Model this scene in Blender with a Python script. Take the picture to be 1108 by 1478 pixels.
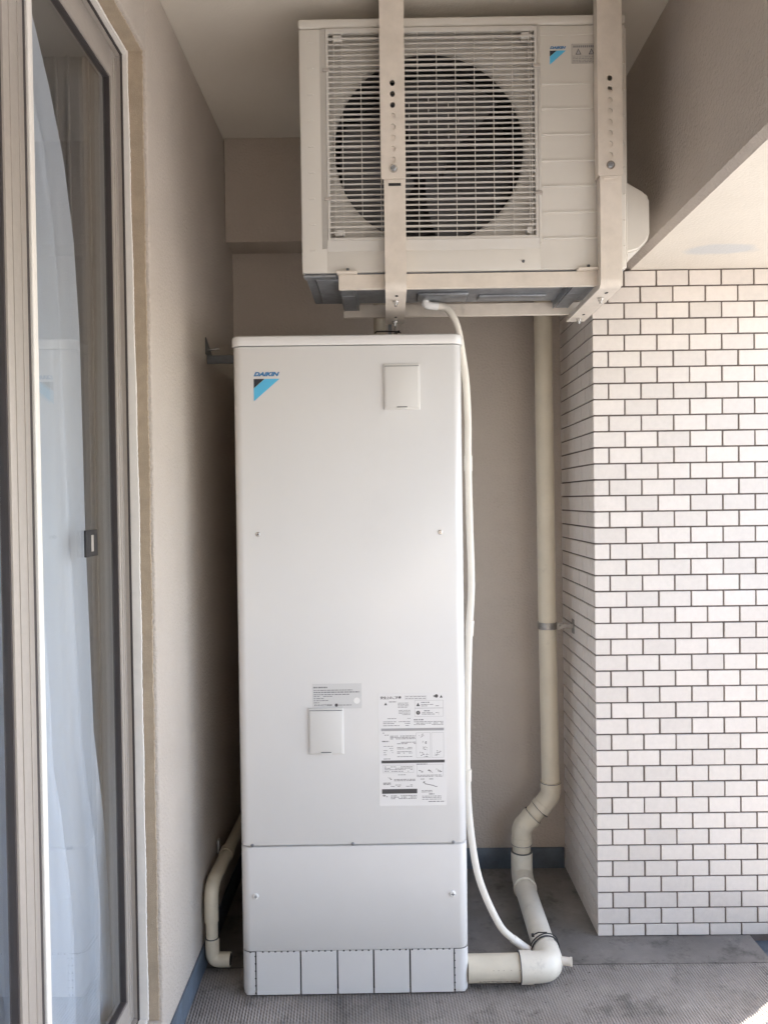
import bpy, bmesh, math, random
from mathutils import Vector, Matrix
random.seed(7)
for o in list(bpy.data.objects): bpy.data.objects.remove(o)
S = bpy.context.scene
COL = S.collection

# ------------------------------------------------------------------ camera
pitch, yaw, roll, CAMH = -.0153, .0059, -.0134, 1.3719
fw = Vector((-math.sin(yaw)*math.cos(pitch), math.cos(yaw)*math.cos(pitch), math.sin(pitch)))
r0 = Vector((math.cos(yaw), math.sin(yaw), 0)); u0 = r0.cross(fw)
c_, s_ = math.cos(roll), math.sin(roll)
rt = c_*r0 + s_*u0; up = -s_*r0 + c_*u0
cd = bpy.data.cameras.new('camera'); cam = bpy.data.objects.new('camera', cd); COL.objects.link(cam)
M = Matrix((rt, up, -fw)).transposed().to_4x4(); M.translation = Vector((0, 0, CAMH)); cam.matrix_world = M
cd.sensor_fit = 'HORIZONTAL'; cd.sensor_width = 36; cd.lens = 1110/1108*36
cd.clip_start = .02; cd.clip_end = 2000
S.camera = cam
S.render.resolution_x, S.render.resolution_y = 767, 1024

# ------------------------------------------------------------------ light
SUN_EL, SUN_AZ = math.radians(45), math.atan2(.796, .605)
w = bpy.data.worlds.new('World'); S.world = w; w.use_nodes = True
nt = w.node_tree; bg = nt.nodes['Background']
sky = nt.nodes.new('ShaderNodeTexSky'); sky.sky_type = 'NISHITA'; sky.sun_disc = False
sky.sun_elevation = SUN_EL; sky.sun_rotation = SUN_AZ
sky.air_density = 1.0; sky.dust_density = 2.2; sky.ozone_density = 1.0
nt.links.new(sky.outputs[0], bg.inputs[0]); bg.inputs[1].default_value = .15
sl = bpy.data.lights.new('sun', 'SUN'); sl.energy = 3.6; sl.angle = math.radians(.53); sl.color = (1, .94, .85)
sun = bpy.data.objects.new('sun', sl); COL.objects.link(sun)
sd = Vector((math.sin(SUN_AZ)*math.cos(SUN_EL), math.cos(SUN_AZ)*math.cos(SUN_EL), math.sin(SUN_EL)))
sun.rotation_euler = sd.to_track_quat('Z', 'Y').to_euler(); sun.location = (6, 4, 8)
S.view_settings.view_transform = 'Standard'; S.view_settings.look = 'None'
S.view_settings.exposure = 2.6; S.view_settings.gamma = 1
S.render.engine = 'CYCLES'
S.cycles.max_bounces = 14; S.cycles.diffuse_bounces = 8; S.cycles.transparent_max_bounces = 16
S.cycles.caustics_reflective = False; S.cycles.caustics_refractive = False

# ------------------------------------------------------------------ materials
def mat(name, col, rough=.5, metal=0, bump=None, var=None, rnd=0, spec=None, coat=0, world=False, grime=None):
    """bump=(scale, strength, distance); var=(scale, amount) soft colour mottling; rnd = per-object value spread"""
    m = bpy.data.materials.new(name); m.use_nodes = True
    t = m.node_tree; b = t.nodes['Principled BSDF']
    b.inputs['Base Color'].default_value = (*col, 1); b.inputs['Roughness'].default_value = rough
    b.inputs['Metallic'].default_value = metal
    if spec is not None: b.inputs['Specular IOR Level'].default_value = spec
    if coat: b.inputs['Coat Weight'].default_value = coat; b.inputs['Coat Roughness'].default_value = .12
    tc = t.nodes.new('ShaderNodeTexCoord'); vec = tc.outputs['Object']
    if world: vec = t.nodes.new('ShaderNodeNewGeometry').outputs['Position']
    src = None
    if var:
        n = t.nodes.new('ShaderNodeTexNoise'); n.inputs['Scale'].default_value = var[0]; n.inputs['Detail'].default_value = 6
        n.inputs['Roughness'].default_value = .65
        t.links.new(vec, n.inputs['Vector'])
        mr = t.nodes.new('ShaderNodeMapRange'); mr.inputs[1].default_value = .3; mr.inputs[2].default_value = .7
        mr.inputs[3].default_value = 1-var[1]; mr.inputs[4].default_value = 1+var[1]*.5
        t.links.new(n.outputs[0], mr.inputs[0]); src = mr.outputs[0]
    if rnd:
        oi = t.nodes.new('ShaderNodeObjectInfo'); mr2 = t.nodes.new('ShaderNodeMapRange')
        mr2.inputs[3].default_value = 1-rnd; mr2.inputs[4].default_value = 1+rnd*.5
        t.links.new(oi.outputs['Random'], mr2.inputs[0])
        if src:
            mu = t.nodes.new('ShaderNodeMath'); mu.operation = 'MULTIPLY'
            t.links.new(src, mu.inputs[0]); t.links.new(mr2.outputs[0], mu.inputs[1]); src = mu.outputs[0]
        else: src = mr2.outputs[0]
    if grime:      # patches of handled-on dirt: (scale, threshold, darkest)
        n = t.nodes.new('ShaderNodeTexNoise'); n.inputs['Scale'].default_value = grime[0]; n.inputs['Detail'].default_value = 9; n.inputs['Roughness'].default_value = .72
        t.links.new(vec, n.inputs['Vector'])
        mr = t.nodes.new('ShaderNodeMapRange'); mr.inputs[1].default_value = grime[1]; mr.inputs[2].default_value = grime[1]+.16; mr.inputs[3].default_value = 1; mr.inputs[4].default_value = grime[2]
        t.links.new(n.outputs[0], mr.inputs[0])
        if src:
            mu = t.nodes.new('ShaderNodeMath'); mu.operation = 'MULTIPLY'
            t.links.new(src, mu.inputs[0]); t.links.new(mr.outputs[0], mu.inputs[1]); src = mu.outputs[0]
        else: src = mr.outputs[0]
    if src:
        vm = t.nodes.new('ShaderNodeVectorMath'); vm.operation = 'SCALE'; vm.inputs[0].default_value = col
        t.links.new(src, vm.inputs['Scale']); t.links.new(vm.outputs[0], b.inputs['Base Color'])
    if bump:
        n = t.nodes.new('ShaderNodeTexNoise'); n.inputs['Scale'].default_value = bump[0]; n.inputs['Detail'].default_value = 4
        t.links.new(vec, n.inputs['Vector'])
        bp = t.nodes.new('ShaderNodeBump'); bp.inputs['Strength'].default_value = bump[1]; bp.inputs['Distance'].default_value = bump[2]
        t.links.new(n.outputs[0], bp.inputs['Height']); t.links.new(bp.outputs[0], b.inputs['Normal'])
    return m

PLASTER = mat('sprayed_plaster', (.515, .46, .41), .85, bump=(120, 1.0, .0045), var=(3.5, .07), grime=(2.2, .62, .9))
PLASTER_TAN = mat('tan_reveal_plaster', (.44, .36, .27), .9, bump=(420, .9, .0014), var=(25, .14))
CEIL = mat('ceiling_paint', (.66, .62, .555), .85, bump=(140, .6, .002), var=(2.5, .05))
SKIRT = mat('blue_grey_waterproofing', (.115, .145, .185), .55, bump=(60, .4, .002), var=(14, .3))
GUTTER = mat('gutter_paint', (.10, .125, .155), .5, bump=(50, .4, .002), var=(12, .35))
ENAMEL = mat('white_enamel', (.755, .75, .745), .24, bump=(5, .35, .0025), var=(2, .02), coat=.5, grime=(1.7, .56, .965))
ENAMEL2 = mat('grey_white_enamel', (.69, .68, .67), .3, bump=(6, .3, .0025), var=(3, .03))
HATCH = mat('hatch_plastic', (.68, .67, .65), .4)
ACBODY = mat('outdoor_unit_paint', (.625, .60, .555), .42, bump=(700, .05, .0004), var=(5, .03))
ACPLAS = mat('grille_plastic', (.56, .54, .505), .45, var=(12, .04))
ACDARK = mat('fan_plastic', (.05, .05, .055), .5)
COILM = mat('coil_metal', (.05, .05, .052), .6)
CLAMP = mat('dull_clamp_steel', (.36, .345, .325), .35, metal=.9, var=(60, .3))
CREAM = mat('cream_powder_coat', (.68, .62, .55), .42, bump=(600, .08, .0005), var=(22, .10), grime=(16, .60, .78))
GALV = mat('galvanised_steel', (.34, .36, .39), .38, metal=.75, var=(40, .25))
GALVD = mat('dark_galvanised_steel', (.12, .128, .14), .5, metal=.5, var=(30, .3))
PAN = mat('base_pan_steel', (.27, .285, .31), .42, metal=.55, var=(30, .3))
STEEL = mat('bright_steel', (.62, .61, .59), .25, metal=1)
PVC = mat('cream_pvc', (.64, .585, .475), .34, var=(9, .09), grime=(14, .60, .8))
PVCW = mat('dusty_white_pvc', (.72, .68, .59), .36, var=(12, .10), grime=(18, .58, .72))
HOSE = mat('drain_hose_plastic', (.75, .71, .64), .45, var=(14, .05))
WHITEP = mat('white_plastic', (.8, .8, .79), .4)
BLACK = mat('black_plastic', (.015, .015, .017), .45)
GAPM = mat('dark_gap', (.02, .02, .022), .8)
SASH = mat('bronze_aluminium', (.43, .395, .365), .36, metal=.2, var=(60, .06))
FRAMEW = mat('white_sealed_frame', (.78, .755, .72), .55, bump=(300, .25, .001), var=(40, .05))
GASKET = mat('gasket_rubber', (.05, .042, .042), .7)
GROUT = mat('grout', (.18, .152, .138), .95, bump=(400, .5, .0008), var=(20, .25))
TILE = mat('cream_glazed_tile', (.735, .68, .635), .42, bump=(110, .2, .0008), var=(60, .05), rnd=.08, world=True, grime=(3.2, .60, .88))
LOGOB = mat('logo_blue', (.10, .48, .76), .35); LOGOD = mat('logo_dark', (.02, .025, .035), .35)
LOGOT = mat('logo_text_blue', (.045, .19, .42), .35)
FILM = mat('label_film', (.74, .74, .745), .10, coat=.8, bump=(35, .35, .0007)); FILM2 = mat('rating_film', (.64, .64, .64), .18, coat=.6, bump=(45, .35, .0007))
INK = mat('label_ink', (.06, .06, .065), .4); INKG = mat('label_grey_ink', (.36, .36, .37), .4); INKL = mat('label_light_ink', (.19, .19, .20), .4)
RAILM = mat('railing_aluminium', (.5, .49, .47), .4, metal=.6)
ROOMW = mat('room_wallpaper', (.45, .44, .41), .9, bump=(200, .2, .001)); ROOMF = mat('room_flooring', (.20, .13, .08), .5, var=(6, .3))
CONC = mat('street_concrete', (.42, .40, .37), .9, var=(.4, .2))

def curtain_mat():
    m = bpy.data.materials.new('sheer_curtain'); m.use_nodes = True; t = m.node_tree; t.nodes.clear()
    o = t.nodes.new('ShaderNodeOutputMaterial'); d = t.nodes.new('ShaderNodeBsdfDiffuse'); tr = t.nodes.new('ShaderNodeBsdfTranslucent')
    d.inputs[0].default_value = (.85, .90, .97, 1); tr.inputs[0].default_value = (.78, .84, .93, 1)
    mx = t.nodes.new('ShaderNodeMixShader'); mx.inputs[0].default_value = .3
    wv = t.nodes.new('ShaderNodeTexNoise'); wv.inputs['Scale'].default_value = 500
    tc = t.nodes.new('ShaderNodeTexCoord'); t.links.new(tc.outputs['Object'], wv.inputs[0])
    bp = t.nodes.new('ShaderNodeBump'); bp.inputs['Strength'].default_value = .2; bp.inputs['Distance'].default_value = .001
    t.links.new(wv.outputs[0], bp.inputs['Height']); t.links.new(bp.outputs[0], d.inputs['Normal'])
    t.links.new(d.outputs[0], mx.inputs[1]); t.links.new(tr.outputs[0], mx.inputs[2])
    tp = t.nodes.new('ShaderNodeBsdfTransparent'); mo = t.nodes.new('ShaderNodeMixShader'); mo.inputs[0].default_value = .30   # open weave
    t.links.new(mx.outputs[0], mo.inputs[1]); t.links.new(tp.outputs[0], mo.inputs[2]); t.links.new(mo.outputs[0], o.inputs[0])
    return m
def glass_mat():
    m = bpy.data.materials.new('window_glass'); m.use_nodes = True; t = m.node_tree; t.nodes.clear()
    o = t.nodes.new('ShaderNodeOutputMaterial'); g = t.nodes.new('ShaderNodeBsdfGlossy'); g.inputs['Roughness'].default_value = .006
    g.inputs[0].default_value = (.95, .97, .97, 1)
    tp = t.nodes.new('ShaderNodeBsdfTransparent'); tp.inputs[0].default_value = (.955, .965, .975, 1)
    lw = t.nodes.new('ShaderNodeLayerWeight'); pw = t.nodes.new('ShaderNodeMath'); pw.operation = 'POWER'; pw.inputs[1].default_value = 5
    t.links.new(lw.outputs['Facing'], pw.inputs[0]); lw.inputs[0].default_value = .5
    ma = t.nodes.new('ShaderNodeMath'); ma.operation = 'MULTIPLY_ADD'; ma.inputs[1].default_value = .95; ma.inputs[2].default_value = .045
    t.links.new(pw.outputs[0], ma.inputs[0]); mx = t.nodes.new('ShaderNodeMixShader')
    t.links.new(ma.outputs[0], mx.inputs[0]); t.links.new(tp.outputs[0], mx.inputs[1]); t.links.new(g.outputs[0], mx.inputs[2])
    t.links.new(mx.outputs[0], o.inputs[0]); return m
CURT = curtain_mat(); GLASS = glass_mat()

def floor_mat(name, ribs, col):
    m = bpy.data.materials.new(name); m.use_nodes = True; t = m.node_tree; b = t.nodes['Principled BSDF']; N = t.nodes.new; L = t.links.new
    tc = N('ShaderNodeTexCoord'); O = tc.outputs['Object']; sep = N('ShaderNodeSeparateXYZ'); L(O, sep.inputs[0])
    def noise(sc, det=6, ro=.7, vec=None):
        n = N('ShaderNodeTexNoise'); n.inputs['Scale'].default_value = sc; n.inputs['Detail'].default_value = det; n.inputs['Roughness'].default_value = ro; L(vec or O, n.inputs[0]); return n.outputs[0]
    def rng(src, a, c, d, e):
        r_ = N('ShaderNodeMapRange'); L(src, r_.inputs[0])
        for k, v in enumerate((a, c, d, e)): r_.inputs[k+1].default_value = v
        return r_.outputs[0]
    def mth(op, a, c=None, d=None):
        q = N('ShaderNodeMath'); q.operation = op
        for k, v in enumerate((a, c, d)):
            if v is None: continue
            if isinstance(v, (int, float)): q.inputs[k].default_value = v
            else: L(v, q.inputs[k])
        return q.outputs[0]
    n1 = noise(4, 8); base = rng(n1, .3, .7, .74, 1.18)
    blot = mth('MULTIPLY', rng(noise(9, 7, .75), .52, .66, 1, .5), rng(noise(2.3, 6, .6), .42, .62, 1, .72))          # dark blotches
    spots = rng(noise(38, 3, .5), .70, .76, 1, .4)           # small black specks
    dust = rng(noise(7, 9, .8), .55, .75, 0, .28)            # pale dust
    # grime that collects along the sheet joint
    jd = mth('ABSOLUTE', mth('SUBTRACT', sep.outputs[1], mth('MULTIPLY_ADD', noise(9, 3), .012, 2.236)))
    jn = mth('MULTIPLY', rng(jd, .001, .005, 1, 0), rng(noise(13, 5), .36, .5, .1, .85))
    k = mth('MULTIPLY', mth('MULTIPLY', base, blot), spots)
    k = mth('MULTIPLY', k, mth('SUBTRACT', 1, jn))
    k = mth('ADD', k, dust)
    nf = noise(320, 2); h = nf
    if ribs:
        def sinw(src, pitch): return mth('SINE', mth('MULTIPLY', src, 2*math.pi/pitch))
        sk = mth('MULTIPLY_ADD', sep.outputs[1], .06, sep.outputs[0])
        # each rib carries small ticks that step sideways from rib to rib
        ph = mth('MULTIPLY_ADD', sep.outputs[0], .9, sep.outputs[1])
        sx = sinw(sk, .0082); sy = sinw(ph, .0125)
        mu = mth('MULTIPLY_ADD', sy, .30, sx)
        h = mth('MULTIPLY_ADD', nf, .9, mu)
        wear = rng(noise(3.2, 5), .35, .65, .35, 1.0)        # tread worn away in places
        gr = mth('MULTIPLY_ADD', mth('MULTIPLY', rng(mu, -1.3, 1.3, -.20, .10), wear), 1.0, 1.0)
        k = mth('MULTIPLY', k, gr)
    vm = N('ShaderNodeVectorMath'); vm.operation = 'SCALE'; vm.inputs[0].default_value = col; L(k, vm.inputs['Scale'])
    L(vm.outputs[0], b.inputs['Base Color']); b.inputs['Roughness'].default_value = .58
    bp = N('ShaderNodeBump'); bp.inputs['Strength'].default_value = .75 if ribs else .5; bp.inputs['Distance'].default_value = .0012 if ribs else .0012
    L(h, bp.inputs['Height']); L(bp.outputs[0], b.inputs['Normal'])
    return m
FLOORR = floor_mat('ribbed_vinyl_floor', True, (.30, .274, .254)); FLOORS = floor_mat('smooth_grey_floor', False, (.22, .203, .188))

def beam_mat():
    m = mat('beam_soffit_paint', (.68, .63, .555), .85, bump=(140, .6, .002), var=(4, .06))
    t = m.node_tree; N = t.nodes.new; L = t.links.new; b = t.nodes['Principled BSDF']
    old = b.inputs['Base Color'].links[0].from_socket
    tc = N('ShaderNodeTexCoord'); mp = N('ShaderNodeMapping'); mp.inputs['Location'].default_value = (-.955, -2.205, -2.073)
    mp2 = N('ShaderNodeMapping'); mp2.inputs['Rotation'].default_value = (0, 0, math.radians(14)); mp2.inputs['Scale'].default_value = (1/.105, 1/.048, 1/.02)
    n = N('ShaderNodeTexNoise'); n.inputs['Scale'].default_value = 14; n.inputs['Detail'].default_value = 4; L(tc.outputs['Object'], n.inputs[0])
    L(tc.outputs['Object'], mp.inputs[0]); L(mp.outputs[0], mp2.inputs[0])
    ln = N('ShaderNodeVectorMath'); ln.operation = 'LENGTH'; L(mp2.outputs[0], ln.inputs[0])
    ad = N('ShaderNodeMath'); ad.operation = 'MULTIPLY_ADD'; ad.inputs[1].default_value = .9; L(n.outputs[0], ad.inputs[0]); L(ln.outputs['Value'], ad.inputs[2])
    mr = N('ShaderNodeMapRange'); mr.inputs[1].default_value = 1.15; mr.inputs[2].default_value = 1.6; mr.inputs[3].default_value = .8; mr.inputs[4].default_value = 0; L(ad.outputs[0], mr.inputs[0])
    mx = N('ShaderNodeMix'); mx.data_type = 'RGBA'; L(mr.outputs[0], mx.inputs[0]); L(old, mx.inputs[6]); mx.inputs[7].default_value = (.52, .53, .54, 1)
    L(mx.outputs[2], b.inputs['Base Color']); return m
SOFFIT = beam_mat()

# ------------------------------------------------------------------ helpers
class MB:
    def __init__(s): s.bm = bmesh.new()
    def box(s, x0, x1, y0, y1, z0, z1, bev=0, seg=2):
        g = bmesh.ops.create_cube(s.bm, size=1)
        vs = g['verts']
        for v in vs: v.co = Vector(((x0+x1)/2+v.co.x*(x1-x0), (y0+y1)/2+v.co.y*(y1-y0), (z0+z1)/2+v.co.z*(z1-z0)))
        if bev:
            es = list({e for v in vs for e in v.link_edges})
            bmesh.ops.bevel(s.bm, geom=es, offset=bev, segments=seg, affect='EDGES', profile=.5)
        return s
    def prism(s, pts, axis, a, b):
        """extrude polygon pts (2D) along axis from a to b; 2D maps to the other two axes in order"""
        def P(p, t):
            return Vector((t, p[0], p[1])) if axis == 'X' else Vector((p[0], t, p[1])) if axis == 'Y' else Vector((p[0], p[1], t))
        A = [s.bm.verts.new(P(p, a)) for p in pts]; B = [s.bm.verts.new(P(p, b)) for p in pts]; n = len(pts)
        s.bm.faces.new(A); s.bm.faces.new(B[::-1])
        for i in range(n): s.bm.faces.new((A[i], A[(i+1) % n], B[(i+1) % n], B[i]))
        bmesh.ops.recalc_face_normals(s.bm, faces=s.bm.faces); return s
    def tube(s, path, r, n=20, cap=True):
        path = [Vector(p) for p in path]; rs = r if isinstance(r, list) else [r]*len(path)
        rings = []; T = (path[1]-path[0]).normalized(); U = T.orthogonal().normalized()
        for i, p in enumerate(path):
            a = path[max(i-1, 0)]; b = path[min(i+1, len(path)-1)]
            if (b-a).length > 1e-9: T2 = (b-a).normalized()
            else: T2 = T
            U = (U - T2*U.dot(T2)).normalized(); V = T2.cross(U); T = T2
            rings.append([s.bm.verts.new(p+(U*math.cos(2*math.pi*k/n)+V*math.sin(2*math.pi*k/n))*rs[i]) for k in range(n)])
        for A, B in zip(rings, rings[1:]):
            for k in range(n): s.bm.faces.new((A[k], A[(k+1) % n], B[(k+1) % n], B[k]))
        if cap: s.bm.faces.new(rings[0][::-1]); s.bm.faces.new(rings[-1])
        return s
    def quad(s, a, b, c, d): s.bm.faces.new([s.bm.verts.new(Vector(p)) for p in (a, b, c, d)]); return s
    def poly(s, pts): s.bm.faces.new([s.bm.verts.new(Vector(p)) for p in pts]); return s
def link(name, me, m, parent=None):
    o = bpy.data.objects.new(name, me); COL.objects.link(o)
    if m and not me.materials: me.materials.append(m)
    if parent: o.parent = parent
    return o
def shift_of(p):
    while p.parent: p = p.parent
    return Vector(p.get('_sh', (0, 0, 0)))
def build(name, mb, m, parent=None, smooth=True, angle=35):
    if parent is not None:
        sh = shift_of(parent)
        if sh.length: bmesh.ops.translate(mb.bm, vec=-sh, verts=mb.bm.verts)
    me = bpy.data.meshes.new(name); mb.bm.to_mesh(me); mb.bm.free()
    if smooth:
        for p in me.polygons: p.use_smooth = True
        me.set_sharp_from_angle(angle=math.radians(angle))
    return link(name, me, m, parent)
def tag(o, label=None, cat=None, group=None, kind=None):
    for k, v in (('label', label), ('category', cat), ('group', group), ('kind', kind)):
        if v: o[k] = v
    return o
def thing(name, loc, label, cat, group=None, local=False, rz=0):
    o = bpy.data.objects.new(name, None); COL.objects.link(o); o.location = loc; o.rotation_euler = (0, 0, rz); o.empty_display_size = .1
    if not local: o['_sh'] = tuple(loc)
    return tag(o, label, cat, group)
def arc(c, a, b, r, n=6):
    """points rounding corner c between directions a (incoming from) and b"""
    c, a, b = Vector(c), Vector(a).normalized(), Vector(b).normalized()
    p0 = c+a*r; p1 = c+b*r
    return [(1-t)**2*p0+2*t*(1-t)*c+t*t*p1 for t in [i/n for i in range(n+1)]]
def pipe_path(pts, rad, n=7):
    pts = [Vector(p) for p in pts]; out = [pts[0]]
    for i in range(1, len(pts)-1):
        out += arc(pts[i], pts[i-1]-pts[i], pts[i+1]-pts[i], rad, n)
    return out+[pts[-1]]
def spline(pts, n=10):
    P = [Vector(p) for p in pts]; P = [2*P[0]-P[1]]+P+[2*P[-1]-P[-2]]; out = []
    for i in range(1, len(P)-2):
        for k in range(n):
            t = k/n; a, b, c, d = P[i-1:i+3]
            out.append(.5*((2*b)+(c-a)*t+(2*a-5*b+4*c-d)*t*t+(3*b-a-3*c+d)*t**3))
    return out+[P[-2]]
def text_mesh(txt, width, height, shear=0, bold=0, depth=.00015):
    cu = bpy.data.curves.new('lettering', 'FONT'); cu.body = txt; cu.shear = shear; cu.offset = bold; cu.extrude = 0; cu.resolution_u = 3
    ob = bpy.data.objects.new('lettering_tmp', cu); COL.objects.link(ob); bpy.context.view_layer.update()
    dg = bpy.context.evaluated_depsgraph_get(); me = bpy.data.meshes.new_from_object(ob.evaluated_get(dg))
    bpy.data.objects.remove(ob)
    xs = [v.co.x for v in me.vertices]; ys = [v.co.y for v in me.vertices]
    x0, x1, y0, y1 = min(xs), max(xs), min(ys), max(ys)
    for v in me.vertices: v.co = Vector(((v.co.x-x0)/(x1-x0)*width, 0, (v.co.y-y0)/(y1-y0)*height))
    me.materials.clear(); return me

WX, PX, PD, BACK, CZ = -.561, .637, 2.386, 2.842, 2.649      # left wall, pillar left face, pillar front, back wall, ceiling
YN = -3.6                                                      # balcony end behind the camera
# ------------------------------------------------------------------ setting
tag(build('ground', MB().box(-60, 120, -80, 80, -9.5, -9), CONC), kind='structure')
b = MB().box(WX-.1, 1.11, YN, 2.24, -.15, .0); tag(build('ribbed_floor', b, FLOORR), kind='structure')
b = MB().box(WX-.1, 1.11, 2.2425, BACK+.1, -.15, -.0015); b.box(.48, 1.11, 2.2402, 2.2425, -.1, -.003)
tag(build('smooth_floor', b, FLOORS), kind='structure')
tag(build('floor_gutter', MB().box(1.11, 1.24, YN, BACK+.1, -.15, -.022), GUTTER), kind='structure')
tag(build('balcony_kerb', MB().box(1.24, 1.6, YN, BACK+.1, -.15, .03, .006), CONC), kind='structure')
tag(build('ceiling', MB().box(WX-.05, 1.6, YN, BACK+.2, CZ, CZ+.18), CEIL), kind='structure')
# left wall with window opening y .25-1.84, z .12-2.447
WY0, WY1, WZ0, WZ1 = .25, 1.84, .12, 2.447
t = thing('plaster_wall', (WX, 2.3, 0), 'beige sprayed plaster wall beside the sliding window, behind the left side of the water heater', 'wall')
b = MB()
b.box(WX-.16, WX, WY1, BACK+.1, -.1, CZ, .006, 3)
b.box(WX-.16, WX, YN, WY0, -.1, CZ)
b.box(WX-.16, WX, WY0, WY1, WZ1, CZ, .005, 3); b.box(WX-.16, WX, WY0, WY1, -.1, WZ0, .004)
build('wall_face', b, PLASTER, t)
b = MB(); b.box(WX, WX+.006, WY1-1.7, BACK, -.02, .075, .002); build('skirting', b, SKIRT, t)
# tan painted reveal lining of the opening
b = MB(); prev = None; n = 520
for i in range(n+1):
    z = WZ0+(WZ1-WZ0)*i/n; xr = WX-.0085+random.uniform(-.0012, .0012)+.0007*math.sin(i*.09)
    row = [b.bm.verts.new(v) for v in ((WX-.062, WY1-.0022, z), (xr-.0015, WY1-.0022, z), (xr, WY1+.0004, z))]
    if prev:
        for k in range(2): b.bm.faces.new((prev[k], prev[k+1], row[k+1], row[k]))
    prev = row
prev = None
for i in range(n+1):
    yy = WY0+(WY1-.003-WY0)*i/n; xr = WX-.0085+random.uniform(-.0012, .0012)
    row = [b.bm.verts.new(v) for v in ((WX-.062, yy, WZ1-.0022), (xr-.0015, yy, WZ1-.0022), (xr, yy, WZ1+.0004))]
    if prev:
        for k in range(2): b.bm.faces.new((prev[k], row[k], row[k+1], prev[k+1]))
    prev = row
build('reveal', b, PLASTER_TAN, t)
t = thing('back_wall', (0, BACK, 0), 'shaded beige plaster end wall behind the water heater and drainpipe', 'wall')
build('wall_face', MB().box(WX-.1, 1.6, BACK, BACK+.15, -.1, CZ), PLASTER, t)
build('skirting', MB().box(WX+.007, PX-.002, BACK-.007, BACK, -.02, .075, .002), SKIRT, t)
t = thing('end_beam', (0, 2.711, 2.3), 'shaded plaster beam running under the ceiling along the end wall', 'beam')
build('beam_face', MB().box(WX+.001, .735, 2.711, BACK-.001, 2.285, CZ-.001, .004), PLASTER, t)
t = thing('side_beam', (.9, 0, 2.073), 'deep plaster beam above the tiled pillar, with a grey smeared patch on its pale underside', 'beam')
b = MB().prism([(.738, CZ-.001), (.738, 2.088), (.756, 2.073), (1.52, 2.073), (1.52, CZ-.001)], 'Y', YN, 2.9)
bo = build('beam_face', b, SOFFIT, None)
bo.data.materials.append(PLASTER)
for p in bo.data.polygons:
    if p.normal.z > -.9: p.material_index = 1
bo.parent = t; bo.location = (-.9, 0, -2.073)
# balcony end wall + railing outside the frame
t = thing('partition_wall', (0, YN, 0), 'plaster partition wall closing the balcony behind the viewer', 'wall')
build('wall_face', MB().box(WX-.1, 1.6, YN-.12, YN, -.1, CZ), PLASTER, t)
t = thing('balcony_railing', (1.46, 0, .07), 'aluminium balcony railing with upright bars along the open side', 'railing')
build('top_rail', MB().box(1.44, 1.48, YN+.02, PD-.01, 1.06, 1.1, .004), RAILM, t)
build('bottom_rail', MB().box(1.445, 1.475, YN+.02, PD-.01, .14, .17, .003), RAILM, t)
bar = None; y = YN+.1; 
while y < PD-.03:
    if bar is None:
        bar = build('baluster', MB().box(-.007, .007, -.007, .007, -.446, .446, .002), RAILM); src = bar.data; bar.parent = t
        bar.location = (0, y, .545)
    else:
        o = link('baluster', src, None, t); o.location = (0, y, .545)
    y += .15
# room behind the window
b = MB()
b.box(-3.6, -.84, -1, 2.7, -.1, .1); tag(build('room_floor', b, ROOMF), kind='structure')
b = MB(); b.box(-3.7, -3.6, -1, 2.7, .1, 2.5); b.box(-3.6, -.74, 2.6, 2.7, .1, 2.5); b.box(-3.6, -.74, -1.1, -1, .1, 2.5); b.box(-3.7, -.74, -1.1, 2.7, 2.5, 2.6)
b.box(-.76, -.722, 1.875, 2.6, .1, 2.5); b.box(-.76, -.722, -1, .2, .1, 2.5)
tag(build('room_walls', b, ROOMW), kind='structure')

# ------------------------------------------------------------------ sliding window
t = thing('sliding_window', (-.62, 1.05, WZ0), 'tall sliding glass door with bronze aluminium sashes and a white sealed edge', 'window')
b = MB()   # sealed white edge, uneven where the sealant meets the plaster
n = 460; prev = None
def wob(): return random.uniform(-.0005, .0005)
for i in range(n+1):
    z = WZ0+.004+(WZ1-WZ0-.006)*i/n; q = min(1, max(0, z-1.4))
    xr = -.5945-.0085*q+wob()+.0006*math.sin(i*.11)
    row = [b.bm.verts.new(v) for v in ((-.6155-.0035*q, WY1-.009, z), (xr-.001, WY1-.009, z), (xr, WY1-.0050, z))]
    if prev:
        for k in range(2): b.bm.faces.new((prev[k], prev[k+1], row[k+1], row[k]))
    prev = row
prev = None
for i in range(n+1):
    yy = WY0+(WY1-WY0-.002)*i/n
    xr = -.603+wob()+.0006*math.sin(i*.13)
    row = [b.bm.verts.new(v) for v in ((-.619, yy, WZ1-.010), (xr-.001, yy, WZ1-.010), (xr, yy, WZ1-.005))]
    if prev:
        for k in range(2): b.bm.faces.new((prev[k], row[k], row[k+1], prev[k+1]))
    prev = row
b.box(-.6155, -.597, WY0, WY1-.0095, WZ0, WZ0+.008)
b.box(-.615, -.606, WY1-.006, WY1-.0032, WZ0, WZ1-.003)
build('sealed_edge', b, FRAMEW, t, angle=25)
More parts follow.
